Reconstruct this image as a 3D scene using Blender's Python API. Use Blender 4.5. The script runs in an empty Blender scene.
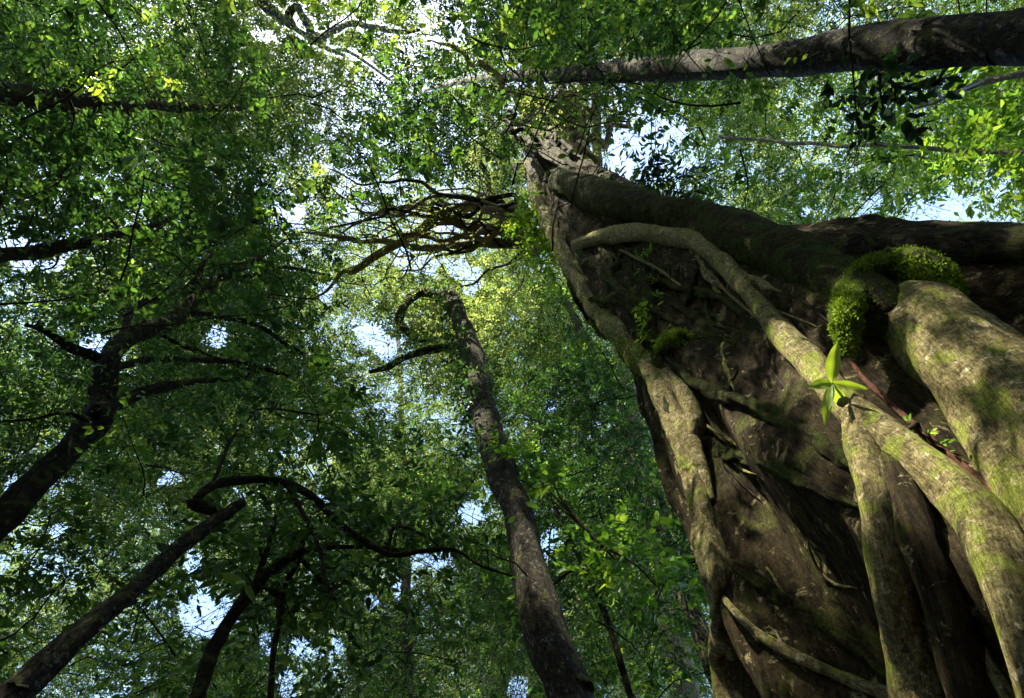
import bpy, math, numpy as np
from mathutils import Vector, Matrix
from mathutils.bvhtree import BVHTree

S = bpy.context.scene
COL = S.collection
rng = np.random.default_rng(11)

# ------------------------------------------------------------------ camera
F, CX, CY = 569.0, 512.0, 349.0
VP = (420, 105)                                   # where plumb lines meet
CAM = np.array([0, 0, 1.5])
_u = np.array([VP[0] - CX, CY - VP[1], -F]); _u /= np.linalg.norm(_u)
_f = np.array([0, 0, -1.0]); _y = _f - _f.dot(_u) * _u; _y /= np.linalg.norm(_y)
_x = np.cross(_y, _u)
ROT = np.array([_x, _y, _u])
cd = bpy.data.cameras.new('camera'); cam = bpy.data.objects.new('camera', cd); COL.objects.link(cam)
cd.sensor_width = 36; cd.lens = F / 1024 * 36; cd.clip_start = 0.05; cd.clip_end = 3000
M4 = Matrix.Identity(4)
for i in range(3):
    for j in range(3): M4[i][j] = ROT[i][j]
    M4[i][3] = CAM[i]
cam.matrix_world = M4
S.camera = cam

# ------------------------------------------------------------------ sky, sun, exposure
SUN_AZ, SUN_EL = 186.0, 62.0                      # clockwise from +Y
W = bpy.data.worlds.new('World'); S.world = W; W.use_nodes = True
nt = W.node_tree; nt.nodes.clear()
sky = nt.nodes.new('ShaderNodeTexSky'); sky.sky_type = 'NISHITA'; sky.sun_disc = False
sky.sun_elevation = math.radians(SUN_EL); sky.sun_rotation = math.radians(SUN_AZ)
sky.dust_density = 1.2; sky.air_density = 1.0; sky.ozone_density = 1.0; sky.altitude = 200
bg = nt.nodes.new('ShaderNodeBackground'); bg.inputs["Strength"].default_value = 0.15
wo = nt.nodes.new('ShaderNodeOutputWorld')
nt.links.new(sky.outputs[0], bg.inputs[0]); nt.links.new(bg.outputs[0], wo.inputs[0])
sd = bpy.data.lights.new('sun', 'SUN'); sd.energy = 5.0; sd.angle = math.radians(0.5); sd.color = (1, 0.91, 0.72)
so = bpy.data.objects.new('sun', sd); COL.objects.link(so)
a_, e_ = math.radians(SUN_AZ), math.radians(SUN_EL)
SUN = np.array([math.sin(a_) * math.cos(e_), math.cos(a_) * math.cos(e_), math.sin(e_)])
so.rotation_euler = Vector(SUN).to_track_quat('Z', 'Y').to_euler(); so.location = (0, 0, 60)
S.view_settings.view_transform = 'Standard'; S.view_settings.look = 'None'
S.view_settings.gamma = 1; S.view_settings.use_curve_mapping = False
S.view_settings.exposure = 2.5
S.cycles.max_bounces = 7; S.cycles.diffuse_bounces = 4; S.cycles.glossy_bounces = 2
S.cycles.transmission_bounces = 5; S.cycles.transparent_max_bounces = 4
S.cycles.caustics_reflective = False; S.cycles.caustics_refractive = False

# ------------------------------------------------------------------ helpers
def ray(px, py):
    d = ROT @ np.array([px - CX, CY - py, -F]); return d / np.linalg.norm(d)
def at(px, py, D):                                # point seen there at horizontal distance D
    d = ray(px, py); return CAM + d * (D / math.hypot(d[0], d[1]))
def ath(px, py, h):                               # point seen there at height h above the camera
    d = ray(px, py); return CAM + d * (h / d[2])
def depth(p): return -((ROT.T @ (np.asarray(p) - CAM))[2])
def project(P):
    q = (np.atleast_2d(P) - CAM) @ ROT
    z = np.maximum(-q[:, 2], 1e-3)
    return np.stack([CX + F * q[:, 0] / z, CY - F * q[:, 1] / z], 1), -q[:, 2]
def inside(px, poly):
    x, y = px[:, 0], px[:, 1]; r = np.zeros(len(px), bool); n = len(poly)
    for i in range(n):
        (x1, y1), (x2, y2) = poly[i], poly[(i + 1) % n]
        if y1 == y2: continue
        c = ((y1 > y) != (y2 > y)) & (x < (x2 - x1) * (y - y1) / (y2 - y1) + x1); r ^= c
    return r
_H = np.random.default_rng(5).random((32, 32, 32)) * 2 - 1
def vnoise(P):
    P = np.asarray(P, float); i = np.floor(P).astype(int); f = P - i; f = f * f * (3 - 2 * f)
    o = 0
    for a in (0, 1):
        for b in (0, 1):
            for c in (0, 1):
                w = (f[:, 0] if a else 1 - f[:, 0]) * (f[:, 1] if b else 1 - f[:, 1]) * (f[:, 2] if c else 1 - f[:, 2])
                o = o + w * _H[(i[:, 0] + a) % 32, (i[:, 1] + b) % 32, (i[:, 2] + c) % 32]
    return o
def fbm(P, oct=4):
    P = np.asarray(P, float); s = 0; a = 1; 
    for k in range(oct): s = s + a * vnoise(P * 2 ** k + 7.3 * k); a *= .5
    return s
def nrm(v): return v / np.maximum(np.linalg.norm(v, axis=-1, keepdims=True), 1e-9)

class Buf:
    def __init__(s): s.v = []; s.q = []; s.b = []; s.n = 0
    def add(s, v, q, b): s.v.append(v); s.q.append(np.asarray(q) + s.n); s.b.append(b); s.n += len(v)
    def build(s, name, mat, parent=None, label=None):
        v = np.concatenate(s.v); q = np.concatenate(s.q); b = np.concatenate(s.b)
        o = raw(name, v, q, mat, parent, smooth=True)
        at_ = o.data.attributes.new('bark', 'FLOAT_VECTOR', 'POINT'); at_.data.foreach_set('vector', b.astype(np.float32).ravel())
        if label: o['label'] = label
        return o
def raw(name, v, q, mat, parent=None, smooth=False):
    me = bpy.data.meshes.new(name); k = q.shape[1]
    if parent is not None: v = v - np.array(parent.location)
    me.vertices.add(len(v)); me.vertices.foreach_set('co', v.astype(np.float32).ravel())
    me.loops.add(q.size); me.loops.foreach_set('vertex_index', q.astype(np.int32).ravel())
    me.polygons.add(len(q)); me.polygons.foreach_set('loop_start', np.arange(0, q.size, k, dtype=np.int32))
    if smooth: me.polygons.foreach_set('use_smooth', np.ones(len(q), bool))
    me.update(calc_edges=True)
    me.materials.append(mat)
    o = bpy.data.objects.new(name, me); COL.objects.link(o)
    if parent is not None: o.parent = parent
    return o
def thing(name, loc, label, cat, group=None):
    o = bpy.data.objects.new(name, None); o.location = tuple(float(c) for c in loc); COL.objects.link(o)
    o.empty_display_size = .3
    o['label'] = label; o['category'] = cat
    if group: o['group'] = group
    return o
def tag(o, label, cat, kind=None, group=None):
    o['label'] = label; o['category'] = cat
    if kind: o['kind'] = kind
    if group: o['group'] = group
    return o

def spline(P, n):
    P = np.asarray(P, float); m = len(P)
    if m == 2:
        t = np.linspace(0, 1, n)[:, None]; return P[0] * (1 - t) + P[1] * t
    E = np.vstack([2 * P[0] - P[1], P, 2 * P[-1] - P[-2]])
    t = np.linspace(0, m - 1 - 1e-6, n); i = t.astype(int); f = (t - i)[:, None]
    a, b, c, d = E[i], E[i + 1], E[i + 2], E[i + 3]
    return .5 * (2 * b + (c - a) * f + (2 * a - 5 * b + 4 * c - d) * f ** 2 + (3 * b - a - 3 * c + d) * f ** 3)
_seed = [0]
def tube(buf, P, R, seg=12, step=None, rough=.10, wander=0.0, flat=1.0):
    """a tapering limb through P with radii R, surface and line roughened"""
    P = np.asarray(P, float); R = np.asarray(R, float)
    if R.ndim == 0: R = np.full(len(P), float(R))
    L = np.linalg.norm(np.diff(P, axis=0), axis=1).sum()
    if step is None: step = max(R.mean() * .6, .02)
    n = int(np.clip(L / step, 4, 400))
    C = spline(np.column_stack([P, R]), n); r = np.maximum(C[:, 3], .0015); C = C[:, :3].copy()
    _seed[0] += 1; off = _seed[0] * 3.17
    s = np.concatenate([[0], np.cumsum(np.linalg.norm(np.diff(C, axis=0), axis=1))])
    if wander:
        k = s / max(L, 1e-6) * max(2, L / .6)
        w = np.stack([vnoise(np.column_stack([k, 0 * k + off, 0 * k + j * 9.1])) for j in range(3)], 1)
        C += w * wander * np.minimum(1, np.minimum(s, L - s) / (.15 * L + 1e-6))[:, None]
    T = nrm(np.gradient(C, axis=0))
    X = np.zeros_like(T); x = np.cross(T[0], [0.3, 0.2, 1.0]); x /= np.linalg.norm(x)
    for i in range(n):
        x = x - T[i] * x.dot(T[i]); x /= np.linalg.norm(x); X[i] = x
    Y = np.cross(T, X)
    th = np.linspace(0, 2 * np.pi, seg, endpoint=False)
    c, sn = np.cos(th), np.sin(th)
    N = X[:, None] * c[None, :, None] + Y[:, None] * sn[None, :, None]
    B = np.stack([np.broadcast_to(c, (n, seg)) * r[:, None], np.broadcast_to(sn, (n, seg)) * r[:, None], np.broadcast_to(s[:, None], (n, seg))], 2)
    q = np.stack([B[..., 0] / r[:, None] * 1.3 + off, B[..., 1] / r[:, None] * 1.3, B[..., 2] / (r.mean() * 2.6) ], 2).reshape(-1, 3)
    d = 1 + rough * fbm(q, 5).reshape(n, seg) + rough * .8 * vnoise(np.column_stack([s / (r.mean() * 3.2) + off, 0 * s, 0 * s]))[:, None]
    d = d + rough * .7 * np.sin(2 * th[None] + off + .35 * (s / r.mean())[:, None]) + rough * .5 * np.sin(3 * th[None] + 2 * off - .2 * (s / r.mean())[:, None])
    V = C[:, None] + N * (r[:, None] * d)[..., None]
    V = V.reshape(-1, 3); B = B.reshape(-1, 3) + np.array([off % 11, off % 7, 0])
    i = np.arange(n - 1)[:, None] * seg; j = np.arange(seg)[None]; k = (j + 1) % seg
    Q = np.stack([i + j, i + k, i + seg + k, i + seg + j], 2).reshape(-1, 4)
    # closed ends
    m = len(V); e0 = C[0] - T[0] * r[0] * .3; e1 = C[-1] + T[-1] * r[-1] * .3
    V = np.vstack([V, e0, e1]); B = np.vstack([B, B[0], B[-1]])
    jj = np.arange(0, seg, 2)
    cap0 = np.stack([np.full(len(jj), m), (jj + 2) % seg, (jj + 1) % seg, jj], 1)
    b_ = (n - 1) * seg
    cap1 = np.stack([np.full(len(jj), m + 1), b_ + jj, b_ + (jj + 1) % seg, b_ + (jj + 2) % seg], 1)
    buf.add(V, np.vstack([Q, cap0, cap1]), B)
    return C

# leaves ------------------------------------------------------------
def leaf_mesh(name, P, A, N, L, Wd, tint, mat, parent=None, six=False):
    """one blade per row: base P, axis A, face normal N"""
    A = nrm(A); N = nrm(N - A * (N * A).sum(1)[:, None]); Sd = np.cross(N, A)
    L = L[:, None]; Wd = Wd[:, None]; n = len(P); ar = np.arange(n)[:, None]
    if six:
        v = np.stack([P, P + A * L * .28 + Sd * Wd * .46 + N * Wd * .14, P + A * L * .66 + Sd * Wd * .40 + N * Wd * .08 - N * L * .03,
                      P + A * L - N * L * .12,
                      P + A * L * .66 - Sd * Wd * .40 + N * Wd * .08 - N * L * .03, P + A * L * .28 - Sd * Wd * .46 + N * Wd * .14], 1)
        q = np.concatenate([ar * 6 + np.array([[0, 1, 2, 3]]), ar * 6 + np.array([[0, 3, 4, 5]])]); tt = np.concatenate([tint, tint])
    else:
        v = np.stack([P, P + A * L * .45 + Sd * Wd * .5 + N * Wd * .16, P + A * L - N * L * .08, P + A * L * .45 - Sd * Wd * .5 + N * Wd * .16], 1)
        q = np.concatenate([ar * 4 + np.array([[0, 1, 2]]), ar * 4 + np.array([[0, 2, 3]])]); tt = np.concatenate([tint, tint])
    o = raw(name, v.reshape(-1, 3), q, mat, parent)
    t = o.data.attributes.new('tint', 'FLOAT', 'FACE'); t.data.foreach_set('value', tt.astype(np.float32))
    return o
def sprig_leaves(O, D, k=8, twig=.4, leaf=.1, wr=.42, droop=.25, up=.45, tv=.25, t0=.5, r=rng):
    """rows of leaves along the twigs that start at O and run along D"""
    n = len(O); D = nrm(D); tw = twig * r.uniform(.7, 1.3, (n, 1, 1))
    t = np.linspace(.12, 1, k)[None, :, None]
    P = O[:, None] + D[:, None] * t * tw + np.array([0, 0, -1.0]) * (droop * t ** 2 * tw)
    P = P + r.normal(0, .02 * twig, P.shape)
    sd = nrm(np.cross(D, np.array([0, 0, 1.0])) + 1e-4)
    sg = np.where(np.arange(k) % 2 == 0, 1.0, -1.0); sg[-1] = 0
    A = D[:, None] * .6 + sd[:, None] * sg[None, :, None] * .85 + r.normal(0, .28, (n, k, 3)) + np.array([0, 0, -.22])
    N = np.array([0, 0, 1.0]) + r.normal(0, up, (n, k, 3)) + r.normal(0, up * .6, (n, 1, 3))
    L = leaf * r.uniform(.65, 1.2, (n, k)) * np.exp(r.normal(0, .22, (n, 1))); T = t0 + r.normal(0, tv, (n, 1)) + r.normal(0, tv * .45, (n, k))
    return P.reshape(-1, 3), A.reshape(-1, 3), N.reshape(-1, 3), L.ravel(), (L * wr * r.uniform(.7, 1.25, (n, 1)) * r.uniform(.9, 1.1, L.shape)).ravel(), np.clip(T, 0, 1).ravel()
def clump_sprigs(c, rad, n, flat=.6, r=rng):
    """twig starts on the outer shell of a flattened ball"""
    d = nrm(r.normal(size=(n, 3))); q = r.uniform(.35, 1, (n, 1)) ** .6
    O = c + d * q * np.array([rad, rad, rad * flat])
    D = d * np.array([1, 1, .35]) + r.normal(0, .45, (n, 3)); D[:, 2] -= .1
    return O, D
LATER = []
KEEPD = np.zeros((698 + 200, 1024 + 200), np.float32)      # how far the trunk seen there stands; leaves keep out of the air before it
def clear_before(C, R, pad=1):
    px, dz_ = project(C); rr = np.interp(np.linspace(0, 1, len(C)), np.linspace(0, 1, len(R)), R) / np.maximum(dz_, .3) * F + pad
    for (x, y), z, r_ in zip(px, dz_, rr):
        if z < .5: continue
        x0, x1, y0, y1 = int(x - r_) + 100, int(x + r_) + 101, int(y - r_) + 100, int(y + r_) + 101
        if x1 < 0 or y1 < 0 or x0 > 1223 or y0 > 897: continue
        v = KEEPD[max(y0, 0):max(y1, 0), max(x0, 0):max(x1, 0)]; np.maximum(v, z, out=v)
GAPS = [(650, 160, 24, 22), (625, 150, 15, 16), (662, 130, 15, 9), (205, 612, 16, 18), (226, 600, 8, 10), (190, 560, 8, 8), (395, 590, 12, 11), (370, 600, 6, 7),
        (430, 270, 16, 11), (400, 262, 9, 11), (470, 285, 9, 12), (455, 268, 9, 9), (372, 335, 7, 11), (386, 350, 10, 8), (100, 345, 13, 8), (122, 343, 6, 7),
        (92, 32, 9, 7), (266, 36, 8, 5), (12, 243, 12, 5), (32, 262, 16, 6), (58, 264, 8, 6), (290, 215, 11, 11), (340, 190, 7, 9), (550, 545, 8, 12),
        (470, 515, 9, 7), (430, 560, 11, 8), (335, 645, 6, 9), (300, 640, 7, 9), (265, 640, 7, 11), (285, 690, 9, 11), (520, 690, 7, 9), (950, 205, 16, 9), (925, 212, 9, 6),
        (870, 215, 9, 5), (805, 215, 7, 10), (15, 480, 9, 9), (5, 560, 7, 9), (60, 530, 8, 6), (220, 335, 8, 9), (880, 200, 8, 10), (240, 70, 6, 6), (330, 290, 7, 7), (170, 480, 7, 6), (445, 228, 8, 5)]
def thin(z, gaps=True, figclear=True, p=.88):
    P = z[0]; px, dz_ = project(P); r = np.random.default_rng(9)
    xi = np.clip(px[:, 0].astype(int) + 100, 0, 1223); yi = np.clip(px[:, 1].astype(int) + 100, 0, 897)
    drop = (KEEPD[yi, xi] > dz_ + .1) & (dz_ > 0)
    if figclear: drop |= (dz_ > 0) & (dz_ < 14) & inside(px, FIGPOLY)
    if gaps:
        w = .75 * fbm(np.column_stack([px[:, 0] / 17, px[:, 1] / 17, 0 * dz_]), 3)
        for gx_, gy_, rx, ry in GAPS:
            drop |= (dz_ > 4) & (np.hypot((px[:, 0] - gx_) / (rx * 1.25), (px[:, 1] - gy_) / (ry * 1.25)) + w < 1)
    k = ~(drop & (r.random(len(P)) < p)); return [a[k] for a in z]
def sticks(buf, O, D, twig, droop, r0):
    n = len(O); D = nrm(D); t = np.array([0, .5, 1.0])
    C = O[:, None] + D[:, None] * (t * twig)[None, :, None] + np.array([0, 0, -1.0]) * (droop * t ** 2 * twig)[None, :, None]
    x = nrm(np.cross(D, [0, 0, 1.0]) + 1e-4); y = np.cross(D, x); th_ = np.array([0, 2.094, 4.189]); w = r0 * np.array([1, .7, .3])
    V = C[:, :, None] + (x[:, None, None] * np.cos(th_)[None, None, :, None] + y[:, None, None] * np.sin(th_)[None, None, :, None]) * w[None, :, None, None]
    f = np.array([[i * 3 + j, i * 3 + (j + 1) % 3, i * 3 + 3 + (j + 1) % 3, i * 3 + 3 + j] for i in (0, 1) for j in range(3)])
    Q = (np.arange(n)[:, None, None] * 9 + f[None]).reshape(-1, 4); V = V.reshape(-1, 3)
    buf.add(V, Q, V * .3)
class Leaves:
    def __init__(s): s.a = []
    def clump(s, c, rad, n, flat=.6, **kw):
        O, D = clump_sprigs(np.asarray(c, float), rad, n, flat); s.a.append(sprig_leaves(O, D, **kw))
    def sprigs(s, O, D, **kw): s.a.append(sprig_leaves(np.asarray(O, float), np.asarray(D, float), **kw))
    def later(s, name, mat, parent=None, six=False): LATER.append((name, s, mat, parent, six))
    def build(s, name, mat, parent=None, six=False):
        z = [np.concatenate(x) for x in zip(*s.a)]
        return leaf_mesh(name, *z, mat, parent, six)

# ------------------------------------------------------------------ materials
def newmat(name):
    m = bpy.data.materials.new(name); m.use_nodes = True; m.node_tree.nodes.clear(); return m, m.node_tree
class NT:
    def __init__(s, t): s.t = t
    def n(s, typ, ins=None, **kw):
        x = s.t.nodes.new(typ)
        for k, v in kw.items(): setattr(x, k, v)
        for k, v in (ins or {}).items():
            if isinstance(v, bpy.types.NodeSocket): s.t.links.new(v, x.inputs[k])
            else: x.inputs[k].default_value = v
        return x
    def ramp(s, fac, stops, interp='LINEAR'):
        x = s.t.nodes.new('ShaderNodeValToRGB'); x.color_ramp.interpolation = interp
        el = x.color_ramp.elements
        while len(el) < len(stops): el.new(.5)
        for e, (p, c) in zip(el, stops): e.position = p; e.color = (*c, 1) if len(c) == 3 else c
        s.t.links.new(fac, x.inputs[0]); return x.outputs[0]
    def noise(s, vec, scale, detail=5, rough=.6, dist=0):
        return s.n('ShaderNodeTexNoise', {'Vector': vec, 'Scale': scale, 'Detail': detail, 'Roughness': rough, 'Distortion': dist}).outputs[0]
    def mix(s, f, a, b, mode='MIX'):
        x = s.t.nodes.new('ShaderNodeMix'); x.data_type = 'RGBA'; x.blend_type = mode
        for ii, v in ((0, f), (6, a), (7, b)):
            sock = x.inputs[ii]
            if isinstance(v, bpy.types.NodeSocket): s.t.links.new(v, sock)
            elif ii == 0: sock.default_value = v
            else: sock.default_value = (*v, 1)
        return x.outputs[2]
def leaf_mat(name, stops, trans, tf=.45, rough=.42, spec=.35):
    m, t = newmat(name); g = NT(t)
    tint = g.n('ShaderNodeAttribute', attribute_name='tint').outputs['Fac']
    col = g.ramp(tint, stops); tcol = g.ramp(tint, trans)
    p = g.n('ShaderNodeBsdfPrincipled', {'Base Color': col, 'Roughness': rough, 'Specular IOR Level': spec})
    tr = g.n('ShaderNodeBsdfTranslucent', {'Color': tcol})
    mx = g.n('ShaderNodeMixShader', {0: tf, 1: p.outputs[0], 2: tr.outputs[0]})
    g.n('ShaderNodeOutputMaterial', {0: mx.outputs[0]}); return m
def bark_mat(name, dark, mid, pale, moss, moss_amt=.5, pale_amt=.5, scale=1.0, ring=.3, bump=.6, rough=.85, stretch=.25):
    """fissured bark, blotches of moss and of pale lichen"""
    m, t = newmat(name); g = NT(t)
    bk = g.n('ShaderNodeAttribute', attribute_name='bark').outputs['Vector']
    bs = g.n('ShaderNodeMapping', {'Vector': bk, 'Scale': (1, 1, stretch)}).outputs[0]
    oc = g.n('ShaderNodeTexCoord').outputs['Object']
    fiss = g.noise(bs, 26 * scale, 7, .68, .3)
    fib = g.noise(g.n('ShaderNodeMapping', {'Vector': bk, 'Scale': (1, 1, .13)}).outputs[0], 95 * scale, 5, .75, .2)
    blot = g.noise(oc, 5.5 * scale, 6, .62, .4)
    grain = g.noise(oc, 95 * scale, 7, .85)
    col = g.ramp(fiss, [(.38, dark), (.58, mid)])
    col = g.mix(g.ramp(g.noise(oc, 11 * scale, 8, .75, .6), [(.66 - .2 * pale_amt, (0, 0, 0)), (.71 - .2 * pale_amt, (1, 1, 1))]), col, pale)
    gm = g.ramp(grain, [(.36, (.42, .42, .42)), (.62, (1.35, 1.35, 1.35))])
    nm = g.n('ShaderNodeNewGeometry').outputs['Normal']
    upz = g.n('ShaderNodeSeparateXYZ', {0: nm}).outputs[2]
    mf = g.n('ShaderNodeMath', {0: blot, 1: g.n('ShaderNodeMath', {0: upz, 1: .16}, operation='MULTIPLY').outputs[0]}, operation='ADD').outputs[0]
    mf = g.ramp(mf, [(.69 - .3 * moss_amt, (0, 0, 0)), (.77 - .3 * moss_amt, (1, 1, 1))])
    col = g.mix(mf, col, g.mix(g.noise(oc, 22 * scale, 4), moss, tuple(c * 1.9 for c in moss)))
    rg = g.n('ShaderNodeTexWave', {'Vector': bk, 'Scale': 7 * scale, 'Distortion': 9.0, 'Detail': 4.0, 'Detail Scale': 1.5}, wave_type='BANDS', bands_direction='Z').outputs[1]
    col = g.mix(ring, col, g.mix(1.0, col, g.ramp(rg, [(.2, (.5, .5, .5)), (.6, (1.1, 1.1, 1.1))]), 'MULTIPLY'))
    col = g.mix(1.0, col, gm, 'MULTIPLY')
    col = g.mix(.8, col, g.mix(1.0, col, g.ramp(fib, [(.38, (.35, .35, .35)), (.6, (1.25, 1.25, 1.25))]), 'MULTIPLY'))
    hs = g.n('ShaderNodeMath', {0: fiss, 1: g.n('ShaderNodeMath', {0: grain, 1: .5}, operation='MULTIPLY').outputs[0]}, operation='ADD').outputs[0]
    hs = g.n('ShaderNodeMath', {0: hs, 1: g.n('ShaderNodeMath', {0: fib, 1: .6}, operation='MULTIPLY').outputs[0]}, operation='ADD').outputs[0]
    bp = g.n('ShaderNodeBump', {'Strength': min(1.0, bump * 1.3), 'Distance': .035, 'Height': hs}).outputs[0]
    p = g.n('ShaderNodeBsdfPrincipled', {'Base Color': col, 'Roughness': rough, 'Specular IOR Level': .06, 'Normal': bp})
    g.n('ShaderNodeOutputMaterial', {0: p.outputs[0]}); return m

GREEN = [(0, (.012, .026, .009)), (.45, (.024, .050, .014)), (.8, (.045, .085, .017)), (1, (.09, .14, .02))]
GREENT = [(0, (.022, .062, .012)), (.45, (.055, .14, .018)), (.8, (.135, .29, .034)), (1, (.36, .52, .05))]
LIME = [(0, (.03, .07, .014)), (.5, (.055, .115, .017)), (1, (.14, .21, .025))]
LIMET = [(0, (.07, .18, .016)), (.5, (.15, .32, .022)), (1, (.40, .56, .035))]
DARK = [(0, (.008, .020, .009)), (.6, (.017, .037, .014)), (1, (.04, .075, .016))]
DARKT = [(0, (.008, .03, .008)), (.6, (.025, .08, .012)), (1, (.10, .22, .02))]
OLIVE = [(0, (.032, .046, .016)), (.5, (.058, .078, .024)), (1, (.12, .14, .045))]
OLIVET = [(0, (.09, .14, .025)), (.5, (.185, .275, .055)), (1, (.40, .46, .11))]
M_leaf = leaf_mat('forest_leaf', GREEN, GREENT)
M_lime = leaf_mat('bright_leaf', LIME, LIMET, .5)
M_dark = leaf_mat('dark_glossy_leaf', DARK, DARKT, .35, .3, .5)
M_high = leaf_mat('high_canopy_leaf', OLIVE, OLIVET, .5, .5)
M_moss = leaf_mat('moss_frond', [(0, (.03, .05, .008)), (.6, (.08, .13, .012)), (1, (.16, .22, .02))], [(0, (.06, .12, .01)), (1, (.3, .45, .03))], .4, .8, .1)

M_host = bark_mat('fig_bark', (.008, .0055, .0025), (.052, .039, .018), (.32, .275, .14), (.040, .042, .010), .40, .44, .9, .12, 1.0)
M_root = bark_mat('fig_root_bark', (.11, .090, .042), (.32, .275, .125), (.58, .53, .33), (.18, .205, .04), .50, .5, 1.6, .2, .9, stretch=.9)
M_mossroot = bark_mat('mossy_root_bark', (.012, .010, .004), (.042, .034, .014), (.15, .125, .06), (.034, .044, .008), .75, .28, 1.6, .5, 1.0, stretch=1.2)
M_red = bark_mat('red_vine_bark', (.07, .03, .02), (.15, .07, .047), (.22, .14, .10), (.09, .075, .025), .2, .3, 1.6, .3, .5)
M_trunk = bark_mat('forest_trunk_bark', (.016, .014, .011), (.056, .052, .040), (.22, .21, .16), (.065, .072, .02), .45, .48, 1.3, .4, .9, stretch=.6)
M_dtrunk = bark_mat('dark_trunk_bark', (.010, .009, .006), (.034, .029, .019), (.12, .11, .075), (.040, .046, .012), .55, .30, 1.3, .3, .9)
M_pale = bark_mat('pale_trunk_bark', (.13, .115, .085), (.28, .25, .20), (.42, .39, .33), (.13, .13, .05), .25, .5, 1.3, .3, .5)
M_twig = bark_mat('twig_bark', (.012, .009, .006), (.036, .028, .019), (.085, .075, .05), (.034, .038, .010), .3, .2, 2.0, .2, .3)

# ------------------------------------------------------------------ ground
m, t = newmat('forest_floor'); g = NT(t)
oc = g.n('ShaderNodeTexCoord').outputs['Object']
c = g.ramp(g.noise(oc, 3.2, 8, .7), [(.3, (.03, .02, .012)), (.55, (.075, .05, .028)), (.75, (.05, .06, .018))])
b = g.n('ShaderNodeBump', {'Strength': .8, 'Distance': .05, 'Height': g.noise(oc, 14, 6, .7)}).outputs[0]
g.n('ShaderNodeOutputMaterial', {0: g.n('ShaderNodeBsdfPrincipled', {'Base Color': c, 'Roughness': .95, 'Normal': b}).outputs[0]})
gx = np.concatenate([-np.geomspace(900, 12, 14), np.linspace(-10, 10, 60), np.geomspace(12, 900, 14)])
X, Y = np.meshgrid(gx, gx); n_ = len(gx)
Z = .10 * fbm(np.column_stack([X.ravel() * .5, Y.ravel() * .5, 0 * X.ravel()]), 4) * (np.hypot(X, Y).ravel() < 40)
i = (np.arange(n_ - 1)[:, None] * n_ + np.arange(n_ - 1)[None]).ravel()
o = raw('ground', np.column_stack([X.ravel(), Y.ravel(), Z]), np.stack([i, i + 1, i + n_ + 1, i + n_], 1), m, smooth=True); o['kind'] = 'structure'

# ------------------------------------------------------------------ the strangler fig
FIGPOLY = [(716, 720), (705, 600), (690, 530), (665, 450), (645, 385), (608, 340), (575, 290), (535, 200), (530, 150), (540, 110), (590, 110),
           (605, 170), (650, 200), (690, 208), (750, 222), (815, 240), (860, 220), (950, 216), (1040, 213), (1100, 300), (1100, 760)]
# height above the camera, azimuth of the left and of the right outline, horizontal distance to the outlines
RINGS = [(-2.0, -8, 72, 3.5), (-1.2, -3, 69, 3.55), (0, 1, 66, 3.6), (1, 4, 62, 3.6), (2, 6.5, 60, 3.6), (3, 12, 58, 3.6), (4.2, 16.5, 54, 3.6), (5.3, 19, 50.5, 3.6),
         (6.4, 20, 49.5, 3.6), (8.5, 22, 50, 3.65), (11, 25.5, 52, 3.7), (15.4, 33, 55, 3.75), (20, 47, 63, 4.0), (25, 66, 78, 4.6), (29, 72, 80, 5.0)]
RG = np.array(RINGS)
hh = np.concatenate([np.linspace(-2, 10, 230), np.linspace(10.1, 29, 90)])
azl = np.radians(np.interp(hh, RG[:, 0], RG[:, 1])); azr = np.radians(np.interp(hh, RG[:, 0], RG[:, 2])); dd = np.interp(hh, RG[:, 0], RG[:, 3])
k = np.hanning(19); k /= k.sum()
sm = lambda a: np.convolve(np.pad(a, 9, mode='edge'), k, 'valid')
azl, azr, dd = sm(azl), sm(azr), sm(dd)
hw = (azr - azl) / 2; am = (azr + azl) / 2; Lc = dd / np.cos(hw); Rr = dd * np.tan(hw)
Cx, Cy = Lc * np.sin(am), Lc * np.cos(am)
nth = 260; th = np.linspace(0, 2 * np.pi, nth, endpoint=False)
TH, HH = np.meshgrid(th, hh); 
px_ = np.cos(TH); py_ = np.sin(TH)
flute = .05 * np.sin(5 * TH + .35 * HH + .6) + .045 * np.sin(9 * TH - .5 * HH + 2.0) + .03 * np.sin(14 * TH + .8 * HH)
fb = fbm(np.column_stack([px_.ravel() * 2.2, py_.ravel() * 2.2, HH.ravel() * .45]), 5).reshape(TH.shape)
ridge = 1 - 2 * np.abs(vnoise(np.column_stack([px_.ravel() * 5, py_.ravel() * 5, HH.ravel() * .7 + 40]))).reshape(TH.shape)
fine = fbm(np.column_stack([px_.ravel() * 16, py_.ravel() * 16, HH.ravel() * 3]), 3).reshape(TH.shape)
rad = Rr[:, None] * (1 + flute + .08 * fb + .045 * ridge + .012 * fine - .04)
VX = Cx[:, None] + rad * px_; VY = Cy[:, None] + rad * py_; VZ = HH + CAM[2]
V = np.stack([VX, VY, VZ], 2).reshape(-1, 3)
i = np.arange(len(hh) - 1)[:, None] * nth; j = np.arange(nth)[None]; kk = (j + 1) % nth
Q = np.stack([i + j, i + kk, i + nth + kk, i + nth + j], 2).reshape(-1, 4)
BK = np.stack([px_ * Rr[:, None], py_ * Rr[:, None], HH], 2).reshape(-1, 3)
FIGBASE = np.array([np.interp(-1.5, hh, Cx), np.interp(-1.5, hh, Cy), 0])
fig = thing('strangler_fig', FIGBASE, 'huge old strangler fig wrapped in thick mossy roots, towering up the right side', 'tree')
fb_ = Buf(); fb_.add(V, Q, BK); host = fb_.build('trunk', M_host, fig)
bvh = BVHTree.FromPolygons([tuple(v) for v in V], [tuple(int(a) for a in q) for q in Q])
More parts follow.
